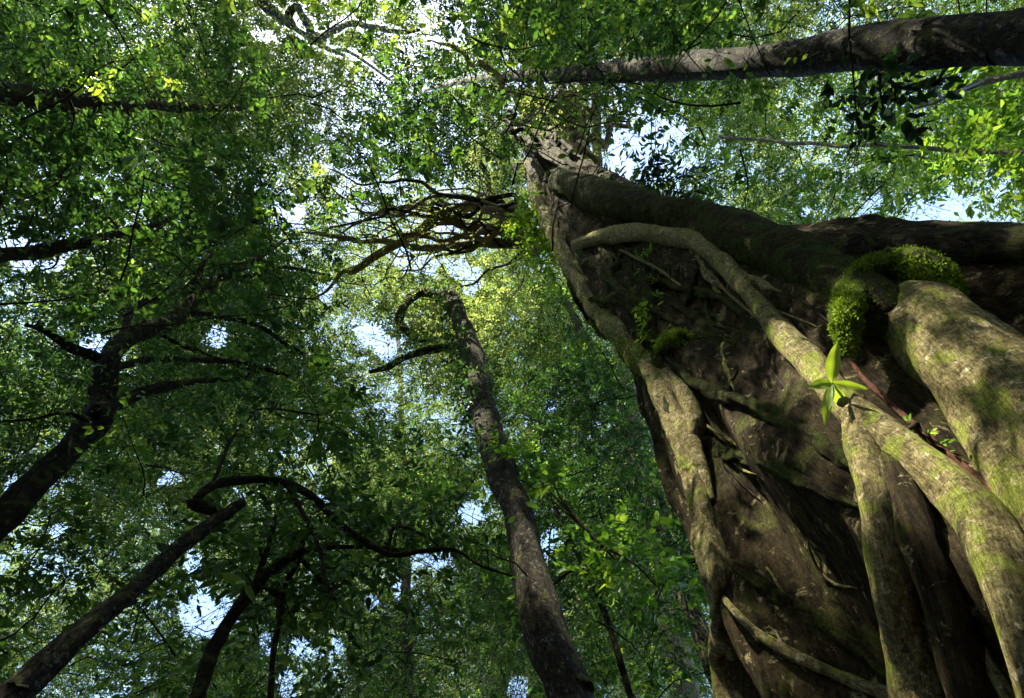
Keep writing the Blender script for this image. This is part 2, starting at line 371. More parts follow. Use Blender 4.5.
def hit(px, py):
    d = ray(px, py); r = bvh.ray_cast(Vector(CAM), Vector(d))
    return (np.array(r[0]), np.array(r[1])) if r[0] is not None else (None, None)
def on_fig(path, sink=.4, lift=None):
    """path of (px, py, r_px): centre line lying on the trunk's skin"""
    pts, rr, last = [], [], None
    for p in path:
        x, y, rp = p[:3]; h, _ = hit(x, y)
        d = ray(x, y); dist = np.linalg.norm(h - CAM) if h is not None else None
        if dist is None or (last is not None and abs(dist - last) > .35 * last): dist = last
        if dist is None: continue
        last = dist; w = rp * dist * (ROT.T @ d)[2] * -1 / F
        off = (p[3] if len(p) > 3 else 0)
        pts.append(CAM + d * (dist - w * (1 - sink) - off)); rr.append(w * (dist - w * (1 - sink) - off) / dist)
    return np.array(pts), np.array(rr)
ROOTS = {}
def root(key, path, mat, seg=20, sink=.4, rough=.09, wander=0.02, name='aerial_root', label=None):
    P, R = on_fig(path, sink)
    if len(P) < 3: return None
    e = path[-1]
    if 0 < e[0] < 1024 and 0 < e[1] < 698: R[-1] *= .3
    b = Buf(); C = tube(b, P, R, seg * 2, step=max(R.mean() * .2, .015), rough=rough, wander=wander)
    o = b.build(name, mat, fig, label); ROOTS[key] = (C, P, R); return o
# the big root: mossy upper length, then the thick lower length beneath the moss collar
root('big_up', [(560, 180, 12), (602, 198, 17), (640, 208, 19), (690, 222, 21), (740, 236, 25), (800, 265, 28), (850, 293, 30), (885, 314, 26), (915, 336, 13)], M_mossroot, 28, .1, .10, label='upper length of the big root, dark green with moss')
root('big_low', [(902, 300, 22), (922, 320, 35), (953, 352, 45), (1000, 394, 52), (1058, 458, 61), (1130, 548, 78), (1220, 680, 100), (1320, 850, 115)], M_root, 36, .35, .12, wander=.0, label='thick pale lower length of the big root')
root('sap', [(575, 245, 5.5), (600, 238, 8.3), (640, 232, 9.2), (690, 240, 9.2), (722, 262, 9.2), (760, 306, 10.1), (800, 350, 12.9), (840, 395, 15.6), (880, 428, 18.4), (930, 466, 21.2), (974, 510, 23.0), (1004, 570, 24.8), (1030, 640, 26.7), (1055, 730, 28.5), (1085, 860, 31.3)], M_root, 24, -.1)
root('fork', [(858, 415, 13.8), (868, 450, 17.5), (880, 505, 19.3), (892, 570, 20.2), (905, 640, 21.2), (918, 710, 22.1), (935, 800, 23.9)], M_root, 22, -.05)
root('under', [(885, 440, 14), (905, 500, 18), (930, 560, 21), (955, 630, 25), (985, 720, 29), (1010, 820, 32)], M_host, 22, .6)
root('red', [(852, 362, 2), (880, 392, 2.5), (920, 430, 3), (955, 460, 3.5), (985, 488, 6), (1008, 518, 9), (1040, 560, 11), (1080, 620, 12)], M_red, 12, -.9, name='vine_stem', label='reddish brown woody stem lying between two thick roots')
root('thin_low', [(925, 560, 4), (945, 590, 5), (965, 630, 6), (985, 665, 7), (1010, 705, 8), (1040, 760, 9)], M_root, 10, -1.4)
root('diag', [(668, 360, 4.3), (700, 385, 5.8), (740, 400, 7.2), (780, 418, 7.9), (820, 442, 8.6), (870, 478, 8.6), (900, 500, 8.6)], M_mossroot, 14, 1.1, .25)
root('diag_low', [(660, 420, 5.4), (690, 440, 8.2), (730, 455, 7.5), (780, 470, 6.1), (830, 495, 5.4), (890, 520, 5.4)], M_mossroot, 14, 1.1, .25)
root('edge', [(536, 190, 7), (550, 225, 8), (572, 268, 9), (600, 310, 11), (630, 345, 12), (655, 378, 13), (672, 415, 15), (692, 460, 14), (712, 500, 10)], M_root, 20, .5, .2)
root('edge_low', [(684, 440, 9), (698, 480, 13), (708, 530, 13), (718, 590, 13), (726, 650, 14), (733, 720, 16), (740, 820, 20)], M_root, 20, 1.0, .25)
root('edge_b', [(665, 372, 6), (682, 392, 8), (696, 425, 10), (690, 455, 12)], M_root, 14, .1)
root('vert', [(636, 236, 4), (644, 270, 5), (650, 310, 6), (656, 350, 7), (664, 385, 9), (676, 425, 12), (688, 460, 12)], M_mossroot, 14, 1.1, .25)
root('foot_a', [(702, 565, 1.2), (725, 600, 3), (760, 635, 5), (800, 658, 6), (850, 680, 6), (900, 700, 7), (960, 740, 8)], M_root, 10, -.2)
root('foot_b', [(712, 545, 4.2), (760, 585, 7.7), (810, 615, 8.4), (850, 640, 8.4), (890, 680, 9.1), (930, 730, 9.8)], M_mossroot, 14, 1.1, .25)
root('web_a', [(580, 255, 5), (610, 280, 6), (640, 318, 6), (660, 352, 6)], M_mossroot, 12, 1.1, .25)
root('web_b', [(590, 300, 6), (612, 298, 6), (635, 305, 6), (652, 318, 6)], M_mossroot, 12, 1.1, .25)
root('web_c', [(560, 240, 5), (578, 290, 6), (598, 325, 7), (622, 342, 7)], M_mossroot, 12, 1.1, .25)
root('web_d', [(600, 240, 4), (625, 268, 4), (655, 295, 4), (695, 318, 4), (730, 340, 4)], M_mossroot, 10, 1.1, .25)
root('web_e', [(648, 345, 5), (672, 338, 6), (700, 335, 5), (735, 345, 5)], M_mossroot, 10, 1.1, .25)
root('web_f', [(655, 280, 4), (690, 290, 5), (725, 300, 5), (760, 330, 4)], M_mossroot, 10, 1.1, .25)
for q, (x0, y0, x1, y1) in enumerate([(690, 250, 790, 345), (705, 262, 812, 362), (730, 285, 842, 372), (745, 300, 822, 330), (800, 300, 872, 362), (752, 342, 800, 405), (620, 250, 700, 300), (790, 420, 850, 470), (560, 250, 620, 330), (700, 420, 760, 465)]):
    mx_, my_ = (x0 + x1) / 2 + rng.uniform(-8, 8), (y0 + y1) / 2 + rng.uniform(-8, 8)
    root('thread%d' % q, [(x0, y0, 1.2), (mx_, my_, 1.6), (x1, y1, 1.2)], M_root if q % 3 == 0 else M_twig, 6, -.6, wander=.015, name='rootlet')
for q in range(16):
    x, y = rng.uniform(575, 740), rng.uniform(245, 375); dx, dy = rng.choice([(28, 40), (45, 20), (12, 48), (-12, 40)]); w = rng.uniform(2.5, 6)
    root('net%d' % q, [(x, y, w * .8), (x + dx * .5 + rng.uniform(-6, 6), y + dy * .5 + rng.uniform(-6, 6), w), (x + dx, y + dy, w * .9)], M_mossroot if q % 3 else M_root, 10, 1.0, .25)
for q in range(26):
    x, y = rng.uniform(600, 900), rng.uniform(250, 640)
    if x < 590 + .42 * (y - 240): continue
    k1, k2, w = rng.uniform(14, 50), rng.uniform(18, 70), rng.uniform(.8, 2.4)
    root('fine%d' % q, [(x, y, w * .7), (x + k1 * .4 + rng.uniform(-8, 8), y + k2 * .5, w), (x + k1, y + k2 + rng.uniform(-10, 10), w * .5)], (M_twig, M_mossroot, M_root)[q % 3], 6, .0, .2, wander=.012, name='rootlet')
# buttress edge behind, running out past the right of the picture
root('butt', [(800, 256, 8), (840, 252, 14), (890, 246, 18), (950, 246, 22), (1040, 246, 26), (1150, 250, 30)], M_dtrunk, 16, .9, .12)
# twisted stems of the upper trunk
def fig_stem(path, rpx, mat, seg=14, name='stem', wander=.1):
    P = np.array([ath(x, y, h) for x, y, h in path]); R = np.array([r * depth(p) / F for r, p in zip(rpx, P)])
    b = Buf(); C = tube(b, P, R, seg, rough=.14, wander=wander); b.build(name, mat, fig); clear_before(C, R, 3); return C
fig_stem([(588, 235, 11.5), (560, 200, 14), (545, 165, 17), (532, 140, 20), (528, 115, 23), (520, 90, 25)], [15, 13, 12, 10, 8, 5], M_pale)
fig_stem([(615, 240, 10.5), (590, 195, 14), (572, 160, 17), (556, 132, 20), (545, 112, 23), (540, 85, 26)], [17, 14, 13, 12, 9, 5], M_root)
fig_stem([(640, 235, 10), (610, 200, 13), (590, 170, 16), (575, 140, 19), (566, 112, 22), (560, 80, 26)], [15, 12, 10, 9, 7, 5], M_host)
fig_stem([(560, 215, 12), (548, 190, 14.5), (538, 172, 16.5), (520, 165, 18)], [9, 8, 7, 5], M_pale)
fig_stem([(585, 190, 14.5), (582, 150, 18), (577, 120, 21), (572, 92, 24)], [7, 7, 6, 5], M_root)
for q in range(12):
    a = rng.uniform(535, 600); y = rng.uniform(150, 215)
    fig_stem([(a + 12, y + 30, 11.8), (a, y, 13.6), (a - 18 + rng.uniform(-15, 8), y - 28, 16.5), (a - 30, y - 45, 18.5)], [2.5, 2.5, 2, 1.2], M_twig if q % 2 else M_pale, 6, 'rootlet', .3)
# limbs running left out of the trunk, hung with rootlets
LIMBS = [([(560, 240, 13), (525, 236, 14), (480, 226, 14.6), (445, 218, 15), (415, 232, 15), (385, 252, 14.8), (350, 275, 14.5), (310, 300, 14.2)], [9, 8, 7.5, 7, 6, 5, 4, 2.5], M_root),
         ([(545, 250, 13), (515, 240, 14.2), (470, 240, 14.8), (430, 246, 15), (390, 236, 15.2), (340, 238, 15), (300, 232, 15)], [6, 6, 5, 4.5, 4, 3, 2], M_pale),
         ([(530, 215, 14.5), (490, 215, 15.2), (452, 208, 15.8), (425, 186, 16.5)], [7, 6, 6, 4.5], M_root),
         ([(505, 222, 15), (490, 195, 16.5), (480, 165, 18), (476, 140, 20)], [4.5, 4, 3.5, 2.5], M_trunk),
         ([(450, 212, 15.5), (420, 208, 15.8), (385, 212, 15.8), (350, 208, 16)], [4, 3.5, 3, 2], M_root),
         ([(530, 120, 22), (505, 85, 24), (470, 55, 25), (430, 40, 26)], [6, 5, 4, 2.5], M_root),
         ([(575, 110, 22), (600, 70, 24), (640, 40, 25)], [5, 4, 2.5], M_pale)]
limbC = [fig_stem(p, [x * .72 for x in r[:-1]] + [.7], mt, 12, 'limb', .22) for p, r, mt in LIMBS]
for q in range(18):
    x0, y0 = rng.uniform(515, 560), rng.uniform(205, 250); x1, y1 = rng.uniform(290, 440), rng.uniform(165, 300); w = rng.uniform(1.4, 3.2)
    fig_stem([(x0, y0, 13.4), (x0 * .6 + x1 * .4, y0 * .6 + y1 * .4 - rng.uniform(0, 22), 14.8), (x1, y1, 15.4 + rng.uniform(-1, 1))], [w, w * .8, .5], (M_pale, M_root, M_trunk)[q % 3], 7, 'limb', .35)
for q in range(12):
    x0, y0 = rng.uniform(530, 585), rng.uniform(110, 170); x1, y1 = x0 + rng.uniform(-90, 70), y0 - rng.uniform(20, 80); w = rng.uniform(1.5, 3.5)
    fig_stem([(x0, y0, 19), ((x0 + x1) / 2 + 6, (y0 + y1) / 2, 21.5), (x1, y1, 24)], [w, w * .8, .5], (M_pale, M_root)[q % 2], 7, 'limb', .35)
for q in range(60):
    C = limbC[q % 5]; p = C[rng.integers(8, len(C) - 4)]; e = p + np.array([rng.uniform(-1.6, 1.6), rng.uniform(-1.6, 1.6), rng.uniform(-.6, .9)])
    b = Buf(); tube(b, [p, (p + e) / 2 + rng.normal(0, .2, 3), e], [.022, .018, .008], 5, step=.08, wander=.2); b.build('rootlet', (M_trunk, M_root, M_pale)[q % 3], fig)

# moss on the fig's outline and shoulder
def skin_tufts(C, R, n, size, t0=.5, tv=.25, side=None, up=1.0):
    i = rng.integers(0, len(C), n); d = nrm(rng.normal(size=(n, 3)) + (0 if side is None else np.asarray(side)))
    rr = np.interp(np.linspace(0, 1, len(C)), np.linspace(0, 1, len(R)), R)[i]
    P = C[i] + d * rr[:, None] * 1.03 + rng.normal(0, .006, (n, 3))
    k = fbm(P / .07, 3) > rng.normal(-.35, .25, n); P, d = P[k], d[k]; n = len(P)
    A = d + rng.normal(0, .5, (n, 3)) + np.array([0, 0, .2 * up]); L = size * rng.uniform(.5, 1.3, n)
    return P, A, rng.normal(size=(n, 3)), L, L * .4, np.clip(rng.normal(t0, tv, n), 0, 1)
ms = Leaves()
C, P, R = ROOTS['big_up']; ms.a.append(skin_tufts(C, R, 30000, .012, .3, side=(-.3, -.3, .9)))
C, P, R = ROOTS['big_low']; ms.a.append(skin_tufts(C[:len(C) // 5], R[:2], 12000, .012, .4, side=(-.2, -.2, 1.2)))
C, P, R = ROOTS['edge']; ms.a.append(skin_tufts(C[:len(C) * 6 // 10], R[:6], 11000, .024, .4, side=(-.9, -.2, .2)))
for kx in ('vert', 'web_a', 'web_b', 'web_c', 'web_e'):
    C, P, R = ROOTS[kx]; ms.a.append(skin_tufts(C, R, 2500, .018, .4))
for C in limbC[:3]: ms.a.append(skin_tufts(C, np.full(4, .16), 900, .07, .5))
ms.build('moss', M_moss, fig)
hl = Leaves()
for C in limbC:
    for p in C[::3]:
        if rng.random() < .6: hl.clump(p + rng.normal(0, .2, 3) - np.array([0, 0, .15]), .4, 9, .9, k=7, twig=.3, leaf=.075, wr=.3, t0=.65, droop=.7)
for q in range(34): hl.clump(ath(rng.uniform(520, 600), rng.uniform(95, 225), 14 + rng.uniform(0, 5)), .5, 9, .9, k=7, twig=.3, leaf=.09, wr=.35, t0=.5)
hl.build('clinging_leaves', M_high, fig)
fc = Leaves()
for q in range(90): fc.clump(ath(rng.normal(470, 75), rng.normal(250, 80), rng.uniform(20, 27)), 1.2, 34, .6, k=9, twig=.45, leaf=.11, t0=.6)
fc.later('crown', M_high, fig)

# moss collar on the big root
mc, mr = on_fig([(850, 350, 4), (846, 334, 11), (847, 312, 16), (856, 290, 20), (874, 274, 22), (902, 267, 22), (930, 272, 20), (948, 290, 14), (955, 305, 9)], .2)
mc = mc + nrm(CAM - mc) * .33; mr = mr * .80
def moss_mat(name, pts, rr, n, size, label, core_mat, t0=.45):
    o = thing(name, pts[len(pts) // 2], label, 'moss')
    b = Buf(); C = tube(b, pts, rr, 28, step=.015, rough=.24); b.build('cushion', core_mat, o)
    l = Leaves(); l.a.append(skin_tufts(C, rr, n, size, t0)); l.build('fronds', M_moss, o); return o
M_core = bark_mat('moss_core', (.020, .026, .006), (.05, .07, .012), (.08, .10, .02), (.07, .10, .012), .9, .2, 2.0, .1, 1.0)
moss_mat('moss_collar', mc, mr * .95, 60000, .015, 'thick green moss collar wrapped round the biggest root', M_core)
P_, R_ = on_fig([(662, 348, 7), (672, 340, 10), (684, 338, 8)], -.3)
moss_mat('moss_cushion', P_, R_, 5000, .018, 'small bright moss cushion where thin roots cross on the dark trunk', M_core, .75)

# seedling growing on the pale root
def blade(buf_v, buf_q, base, axis, nrm_, L, Wd, bend=.25, fold=.18):
    A = axis / np.linalg.norm(axis); N = nrm_ - A * nrm_.dot(A); N /= np.linalg.norm(N); Sd = np.cross(N, A)
    n, m_ = 11, 7; o0 = sum(len(v) for v in buf_v); vv = []
    for i in range(n):
        t = i / (n - 1); w = Wd * .5 * max(.03, math.sin(math.pi * min(1, t ** .85)) ** .8) 
        c0 = base + A * L * t - N * L * bend * t * t
        for j in range(m_):
            s_ = (j / (m_ - 1) - .5) * 2
            vv.append(c0 + Sd * s_ * w + N * (abs(s_) * fold * w + .03 * Wd * math.sin(t * 14 + s_ * 2) * abs(s_)))
    buf_v.append(np.array(vv))
    buf_q.append(np.array([[o0 + i * m_ + j, o0 + i * m_ + j + 1, o0 + (i + 1) * m_ + j + 1, o0 + (i + 1) * m_ + j] for i in range(n - 1) for j in range(m_ - 1)]))
h, nn = hit(834, 392); base = on_fig([(834, 392, 16)], -.1)[0][0]
base = base + nrm(CAM - base) * .06
seed = thing('seedling', base, 'bright lime green seedling with a few long leaves sprouting from a pale root', 'plant')
dz = depth(base)
def toward(px, py, dd_=0.0):
    d = ray(px, py); return CAM + d * ((dz - dd_) / -(ROT.T @ d)[2])
node = toward(832, 383, .10)
b = Buf(); tube(b, [base, (base + node) / 2 + np.array([0, 0, .01]), node], [.006, .005, .004], 8, step=.01); b.build('stem', M_mossroot, seed)
for (tx, ty, w, dd_) in [(834, 343, 14, .14), (811, 384, 13, .12), (821, 420, 10, .16), (846, 412, 12, .12), (871, 387, 9, .10), (828, 408, 8, .17)]:
    e = toward(tx, ty, dd_); vv, qq = [], []
    ax = e - node; L = np.linalg.norm(ax); blade(vv, qq, node, ax, nrm(CAM - node) + np.array([.1, -.2, .9]) * .5, L, w * dz / F * .95, rng.uniform(.1, .4), rng.uniform(.1, .3))
    o = raw('leaf', np.concatenate(vv), np.concatenate(qq), M_lime, seed, True)
    t_ = o.data.attributes.new('tint', 'FLOAT', 'FACE'); t_.data.foreach_set('value', np.full(len(o.data.polygons), rng.uniform(.8, 1), np.float32))

# ------------------------------------------------------------------ trees
def vtree(name, label, path, D, mat, seg=18, rough=.09, group=None, ground=True, clear=True):
    """trunk through picture points (px, py, r_px) at horizontal distance D (or per-point D), rooted below them"""
    P, R = [], []
    for p in path:
        d = p[3] if len(p) > 3 else D
        q = at(p[0], p[1], d); P.append(q); R.append(.9 * p[2] * depth(q) / F)
    if ground:
        d0 = P[0] - P[1]; d0 /= np.linalg.norm(d0); lean = np.array([d0[0], d0[1]]) / max(-d0[2], .5)
        lean = np.clip(lean, -.5, .5)
        hgt = P[0][2]; q = np.array([P[0][0] + lean[0] * hgt * .6, P[0][1] + lean[1] * hgt * .6, -.1])
        mid = np.array([P[0][0] + lean[0] * hgt * .4, P[0][1] + lean[1] * hgt * .4, hgt * .45])
        P = [q, mid] + P; R = [R[0] * 1.5, R[0] * 1.15] + R
    o = thing(name, (P[0][0], P[0][1], 0 if ground else P[0][2]), label, 'tree', group)
    b = Buf(); C = tube(b, P, R, seg, rough=rough, wander=.04); b.build('trunk', mat, o)
    if clear: clear_before(C[len(C) // 4:] if ground else C, R[2:] if ground else R)
    return o, C
def vlimb(o, path, D, mat, name='limb', seg=9, rough=.1, wander=.05):
    P, R = [], []
    for p in path:
        d = p[3] if len(p) > 3 else D; q = at(p[0], p[1], d); P.append(q); R.append(max(.006, p[2] * depth(q) / F))
    b = Buf(); C = tube(b, P, R, seg, rough=rough, wander=wander); b.build(name, mat, o); clear_before(C, R, 1.5); return C
def twigs_from(buf, C, n, ln, r0=.012, frac=.3, up=.2):
    ends = []
    for q in range(n):
        p = C[int(rng.uniform(frac, 1) * (len(C) - 1))]; d = nrm(rng.normal(size=3) * np.array([1, 1, .5])) * ln * rng.uniform(.6, 1.3); d[2] += up * ln
        e = p + d; m1 = p + d * .35 + rng.normal(0, ln * .10, 3); m2 = p + d * .7 + rng.normal(0, ln * .14, 3)
        tube(buf, [p, m1, m2, e], [r0, r0 * .7, r0 * .45, r0 * .2], 5, step=ln / 14, rough=.05, wander=ln * .07)
        ends += [e, m1, m2]
    return ends
def crown(o, ends, mat, rad=.6, n=14, six=False, name='crown', **kw):
    l = Leaves()
    for e in ends: l.clump(e, rad * rng.uniform(.7, 1.3), max(3, int(1.7 * n * rng.uniform(.6, 1.4))), .55, **kw)
    return l.later(name, mat, o, six)

# trunk lying across the top right
T, C = vtree('rainforest_tree', 'dark mossy trunk rising across the top right corner above the fig', [(1060, 33, 30), (1000, 38, 28), (920, 44, 26), (860, 49, 23), (800, 57, 20), (740, 63, 17), (680, 67, 14), (620, 71, 11), (560, 74, 8), (500, 77, 5.5), (455, 83, 3), (425, 90, 1.2)], 3.6, M_trunk, 26, .065)
b = Buf(); E_ = twigs_from(b, C, 12, 2.0, .025, .90); b.build('twig_sprays', M_twig, T)
crown(T, E_, M_leaf, 1.0, 16, k=9, twig=.4, leaf=.11, t0=.5)
E_ = [ath(rng.normal(430, 48), rng.normal(135, 32), rng.uniform(13, 18)) for q in range(46)]
crown(T, E_, M_dark, .85, 22, name='crown', k=9, twig=.36, leaf=.095, t0=.4, tv=.2)
E_ = [ath(rng.uniform(500, 720), rng.uniform(10, 62), rng.uniform(12, 18)) for q in range(26)]
crown(T, E_, M_lime, .8, 14, k=9, twig=.4, leaf=.11, t0=.4)
# trunk in the middle
T, C = vtree('rainforest_tree', 'straight mottled trunk standing alone in the middle, lit patch low down', [(572, 720, 24), (566, 690, 23), (545, 620, 21), (530, 560, 19.5), (519, 515, 18), (505, 480, 17), (492, 440, 15.5), (482, 400, 14), (474, 365, 12.5), (465, 335, 11), (455, 308, 10), (446, 292, 8)], 4.6, M_trunk, 24, .13)
c1 = vlimb(T, [(452, 300, 6), (440, 296, 5), (425, 292, 5), (408, 300, 4.5), (401, 318, 4.5), (406, 331, 3.6), (414, 338, 2.6), (424, 341, 1.4), (436, 338, .8)], 4.6, M_mossroot)
c2 = vlimb(T, [(470, 350, 4), (455, 345, 4), (440, 348, 4), (424, 352, 4), (404, 358, 3.5), (388, 366, 3), (370, 372, 2)], 4.6, M_mossroot)
c3 = C[int(len(C) * .93):]
b = Buf(); E_ = twigs_from(b, c3, 5, 1.6, .02, .5) + twigs_from(b, c1, 3, .5, .01); b.build('twig_sprays', M_twig, T)
crown(T, E_, M_high, .8, 16, k=9, twig=.35, leaf=.10, t0=.6)
l = Leaves()
for C_ in (c1, c2): 
    for s_ in range(0, len(C_), 3): l.clump(C_[s_], .22, 8, .8, k=6, twig=.16, leaf=.06, t0=.7)
for s_ in rng.integers(int(len(C) * .60), len(C), 50): l.clump(C[s_] + np.array([-.15, -.12, 0]), .2, 6, 1, k=6, twig=.2, leaf=.09, t0=.25)
l.build('clinging_leaves', M_leaf, T)
# curving tree on the left
T, C = vtree('rainforest_tree', 'curving dark tree at the left edge with several bare forking boughs', [(-40, 560, 17), (0, 520, 16.5), (40, 478, 15.5), (75, 440, 14.5), (98, 410, 13.5), (104, 385, 12), (112, 360, 11), (130, 340, 10), (160, 325, 9), (185, 312, 8), (200, 295, 7), (225, 275, 5), (250, 262, 3.5), (285, 240, 2)], 5.2, M_dtrunk, 20, .14)
ls = [vlimb(T, [(112, 365, 6), (95, 355, 5.5), (78, 347, 5), (55, 335, 3.5), (25, 325, 2)], 5.2, M_dtrunk),
      vlimb(T, [(120, 345, 4), (124, 325, 4), (132, 308, 3.5), (150, 300, 3), (175, 292, 2), (200, 280, 1.5)], 5.2, M_trunk),
      vlimb(T, [(118, 366, 4), (150, 361, 3.5), (185, 361, 3), (220, 361, 3), (250, 364, 2.8), (288, 376, 2)], 5.2, M_dtrunk),
      vlimb(T, [(95, 412, 8), (125, 404, 7), (150, 392, 6), (180, 385, 4), (215, 380, 2.5), (250, 376, 1.5)], 5.0, M_dtrunk),
      vlimb(T, [(185, 312, 4), (210, 317, 3.5), (240, 318, 3), (270, 330, 2.5), (305, 355, 2)], 5.2, M_dtrunk),
      vlimb(T, [(195, 296, 4), (192, 283, 3.5), (205, 265, 2.5), (215, 245, 1.5)], 5.2, M_dtrunk),
      vlimb(T, [(150, 330, 2.5), (185, 345, 2.2), (220, 357, 2), (260, 372, 1.5)], 5.3, M_dtrunk),
      vlimb(T, [(222, 278, 3), (250, 275, 2.5), (285, 268, 2), (330, 275, 1.2)], 5.2, M_dtrunk),
      vlimb(T, [(90, 420, 3), (60, 412, 2), (30, 418, 1.5), (-10, 425, 1)], 5.0, M_dtrunk)]
b = Buf(); E_ = []
for q in ls + [C[int(len(C) * .75):]]: E_ += twigs_from(b, q, 9, .8, .007, .35)
b.build('twig_sprays', M_twig, T); crown(T, E_, M_leaf, .5, 8, k=8, twig=.25, leaf=.07, t0=.45)
# leaning grey trunk, cut stub, and its arching bough
T, C = vtree('rainforest_tree', 'leaning grey trunk low on the left ending in a stub with an arching bough', [(-30, 735, 18), (20, 690, 16.5), (65, 648, 14.5), (100, 615, 12.5), (130, 590, 10.5), (160, 565, 9), (190, 540, 7.8), (215, 520, 7), (242, 503, 6)], 3.6, M_trunk, 18, .13)
la = vlimb(T, [(232, 512, 6), (212, 506, 6.5), (193, 500, 6)], 3.6, M_dtrunk)
lb = vlimb(T, [(196, 499, 4), (212, 486, 4.5), (235, 478, 4.5), (262, 476, 4.5), (290, 486, 4.3), (315, 502, 4), (335, 520, 3.6), (362, 540, 3.2), (388, 553, 3), (420, 549, 2.6), (455, 550, 2.2), (480, 565, 1.6), (512, 576, 1)], 3.6, M_dtrunk)
lc = vlimb(T, [(288, 487, 2.5), (304, 520, 2.4), (318, 550, 2), (328, 585, 1.6), (332, 600, 1.2)], 3.5, M_twig)
ld = vlimb(T, [(382, 550, 2.2), (395, 530, 1.8), (410, 530, 1.6), (440, 548, 1.2)], 3.7, M_twig)
le = vlimb(T, [(208, 490, 2), (225, 465, 1.8), (240, 430, 1.6), (262, 410, 1.2), (320, 415, 1)], 3.8, M_twig)
b = Buf(); E_ = []
for q in (lb, lc, ld, le): E_ += twigs_from(b, q, 5, .55, .006, .3)
b.build('twig_sprays', M_twig, T); crown(T, E_, M_leaf, .5, 3, six=True, k=7, twig=.25, leaf=.095, t0=.4)
# dark forking stem at the bottom
T, C = vtree('slender_tree', 'slender dark stem forking upward at the bottom left of the middle trunk', [(185, 730, 9), (196, 690, 8.5), (208, 655, 8), (225, 628, 7.5), (243, 603, 7), (262, 580, 6.5), (285, 562, 5), (310, 550, 4), (340, 546, 3), (380, 549, 2.4), (410, 552, 2), (440, 546, 1.4)], 4.2, M_dtrunk, 14, .12)
ls = [vlimb(T, [(258, 584, 3.5), (264, 560, 3), (270, 535, 2.4), (280, 505, 1.6)], 4.2, M_dtrunk),
      vlimb(T, [(270, 700, 3), (275, 650, 3), (282, 610, 3), (286, 580, 2.5), (300, 555, 2), (305, 530, 1.5)], 4.1, M_dtrunk),
      vlimb(T, [(300, 556, 2.4), (320, 578, 2), (335, 600, 1.6)], 4.2, M_dtrunk),
      vlimb(T, [(283, 600, 2), (270, 588, 2), (255, 580, 2)], 4.15, M_dtrunk)]
b = Buf(); E_ = []
for q in ls + [C[len(C) // 2:]]: E_ += twigs_from(b, q, 7, .7, .007, .2)
b.build('twig_sprays', M_twig, T); crown(T, E_, M_leaf, .6, 2.2, six=True, k=7, twig=.3, leaf=.10, t0=.5, up=.6)
# short dark trunk at the upper left
T, C = vtree('rainforest_tree', 'dark trunk poking in at the upper left edge beside bright leaves', [(-60, 90, 14), (-10, 94, 13), (40, 98, 11), (90, 102, 8.5), (130, 105, 7), (180, 107, 5), (240, 108, 3.5)], 6.0, M_dtrunk, 16, .16)
b = Buf(); E_ = twigs_from(b, C, 16, 2.0, .03, .5); b.build('twig_sprays', M_twig, T)
crown(T, E_, M_leaf, .9, 18, k=9, twig=.38, leaf=.10, t0=.5)
l = Leaves()
for x, y in [(98, 88), (62, 70), (85, 80), (33, 82), (72, 76), (110, 78), (148, 66), (150, 72), (180, 60), (90, 125), (110, 165), (155, 160)]:
    p = at(x, y, 5.0); l.clump(p, .10, 3, 1, k=3, twig=.15, leaf=.15, wr=.55, t0=.95, tv=.05)
l.build('sunlit_leaves', M_lime, T, True)
# trunk at the left edge
T, C = vtree('rainforest_tree', 'thin dark trunk poking in at the left edge below the bright leaves', [(-60, 262, 11), (-10, 256, 10), (30, 252, 8), (65, 247, 6.5), (100, 238, 5), (150, 225, 3.5), (200, 210, 2)], 6.4, M_dtrunk, 14, .13)
b = Buf(); E_ = twigs_from(b, C, 16, 1.8, .025, .4); b.build('twig_sprays', M_twig, T)
crown(T, E_, M_leaf, .9, 16, k=9, twig=.36, leaf=.09, t0=.45)
# zigzag bough at the top edge
T, C = vtree('rainforest_tree', 'tree whose dark zigzag bough hangs in at the top edge', [(200, -140, 14), (225, -60, 11), (245, -25, 8), (262, 0, 6), (278, 16, 6), (292, 25, 5.5)], 5.6, M_dtrunk, 14, .12)
ls = [vlimb(T, [(288, 22, 5), (290, 12, 4), (297, 8, 4), (306, 22, 4), (318, 38, 4), (335, 30, 3.5), (355, 24, 3), (400, 32, 2.5), (420, 30, 1.5)], 5.6, M_dtrunk),
      vlimb(T, [(292, 25, 3), (308, 38, 2.5), (325, 48, 2), (345, 56, 1.4)], 5.6, M_dtrunk),
      vlimb(T, [(318, 38, 3), (330, 50, 2.2), (355, 55, 1.6), (390, 80, 1.2)], 5.6, M_dtrunk)]
b = Buf(); E_ = []
for q in ls: E_ += twigs_from(b, q, 7, 1.1, .012, .3)
b.build('twig_sprays', M_twig, T); crown(T, E_, M_leaf, .6, 12, k=8, twig=.3, leaf=.09, t0=.5)
E_ = [ath(rng.normal(300, 34), rng.normal(80, 66), rng.uniform(15, 22)) for q in range(64)]
crown(T, E_, M_high, .9, 20, k=9, twig=.4, leaf=.10, t0=.5)
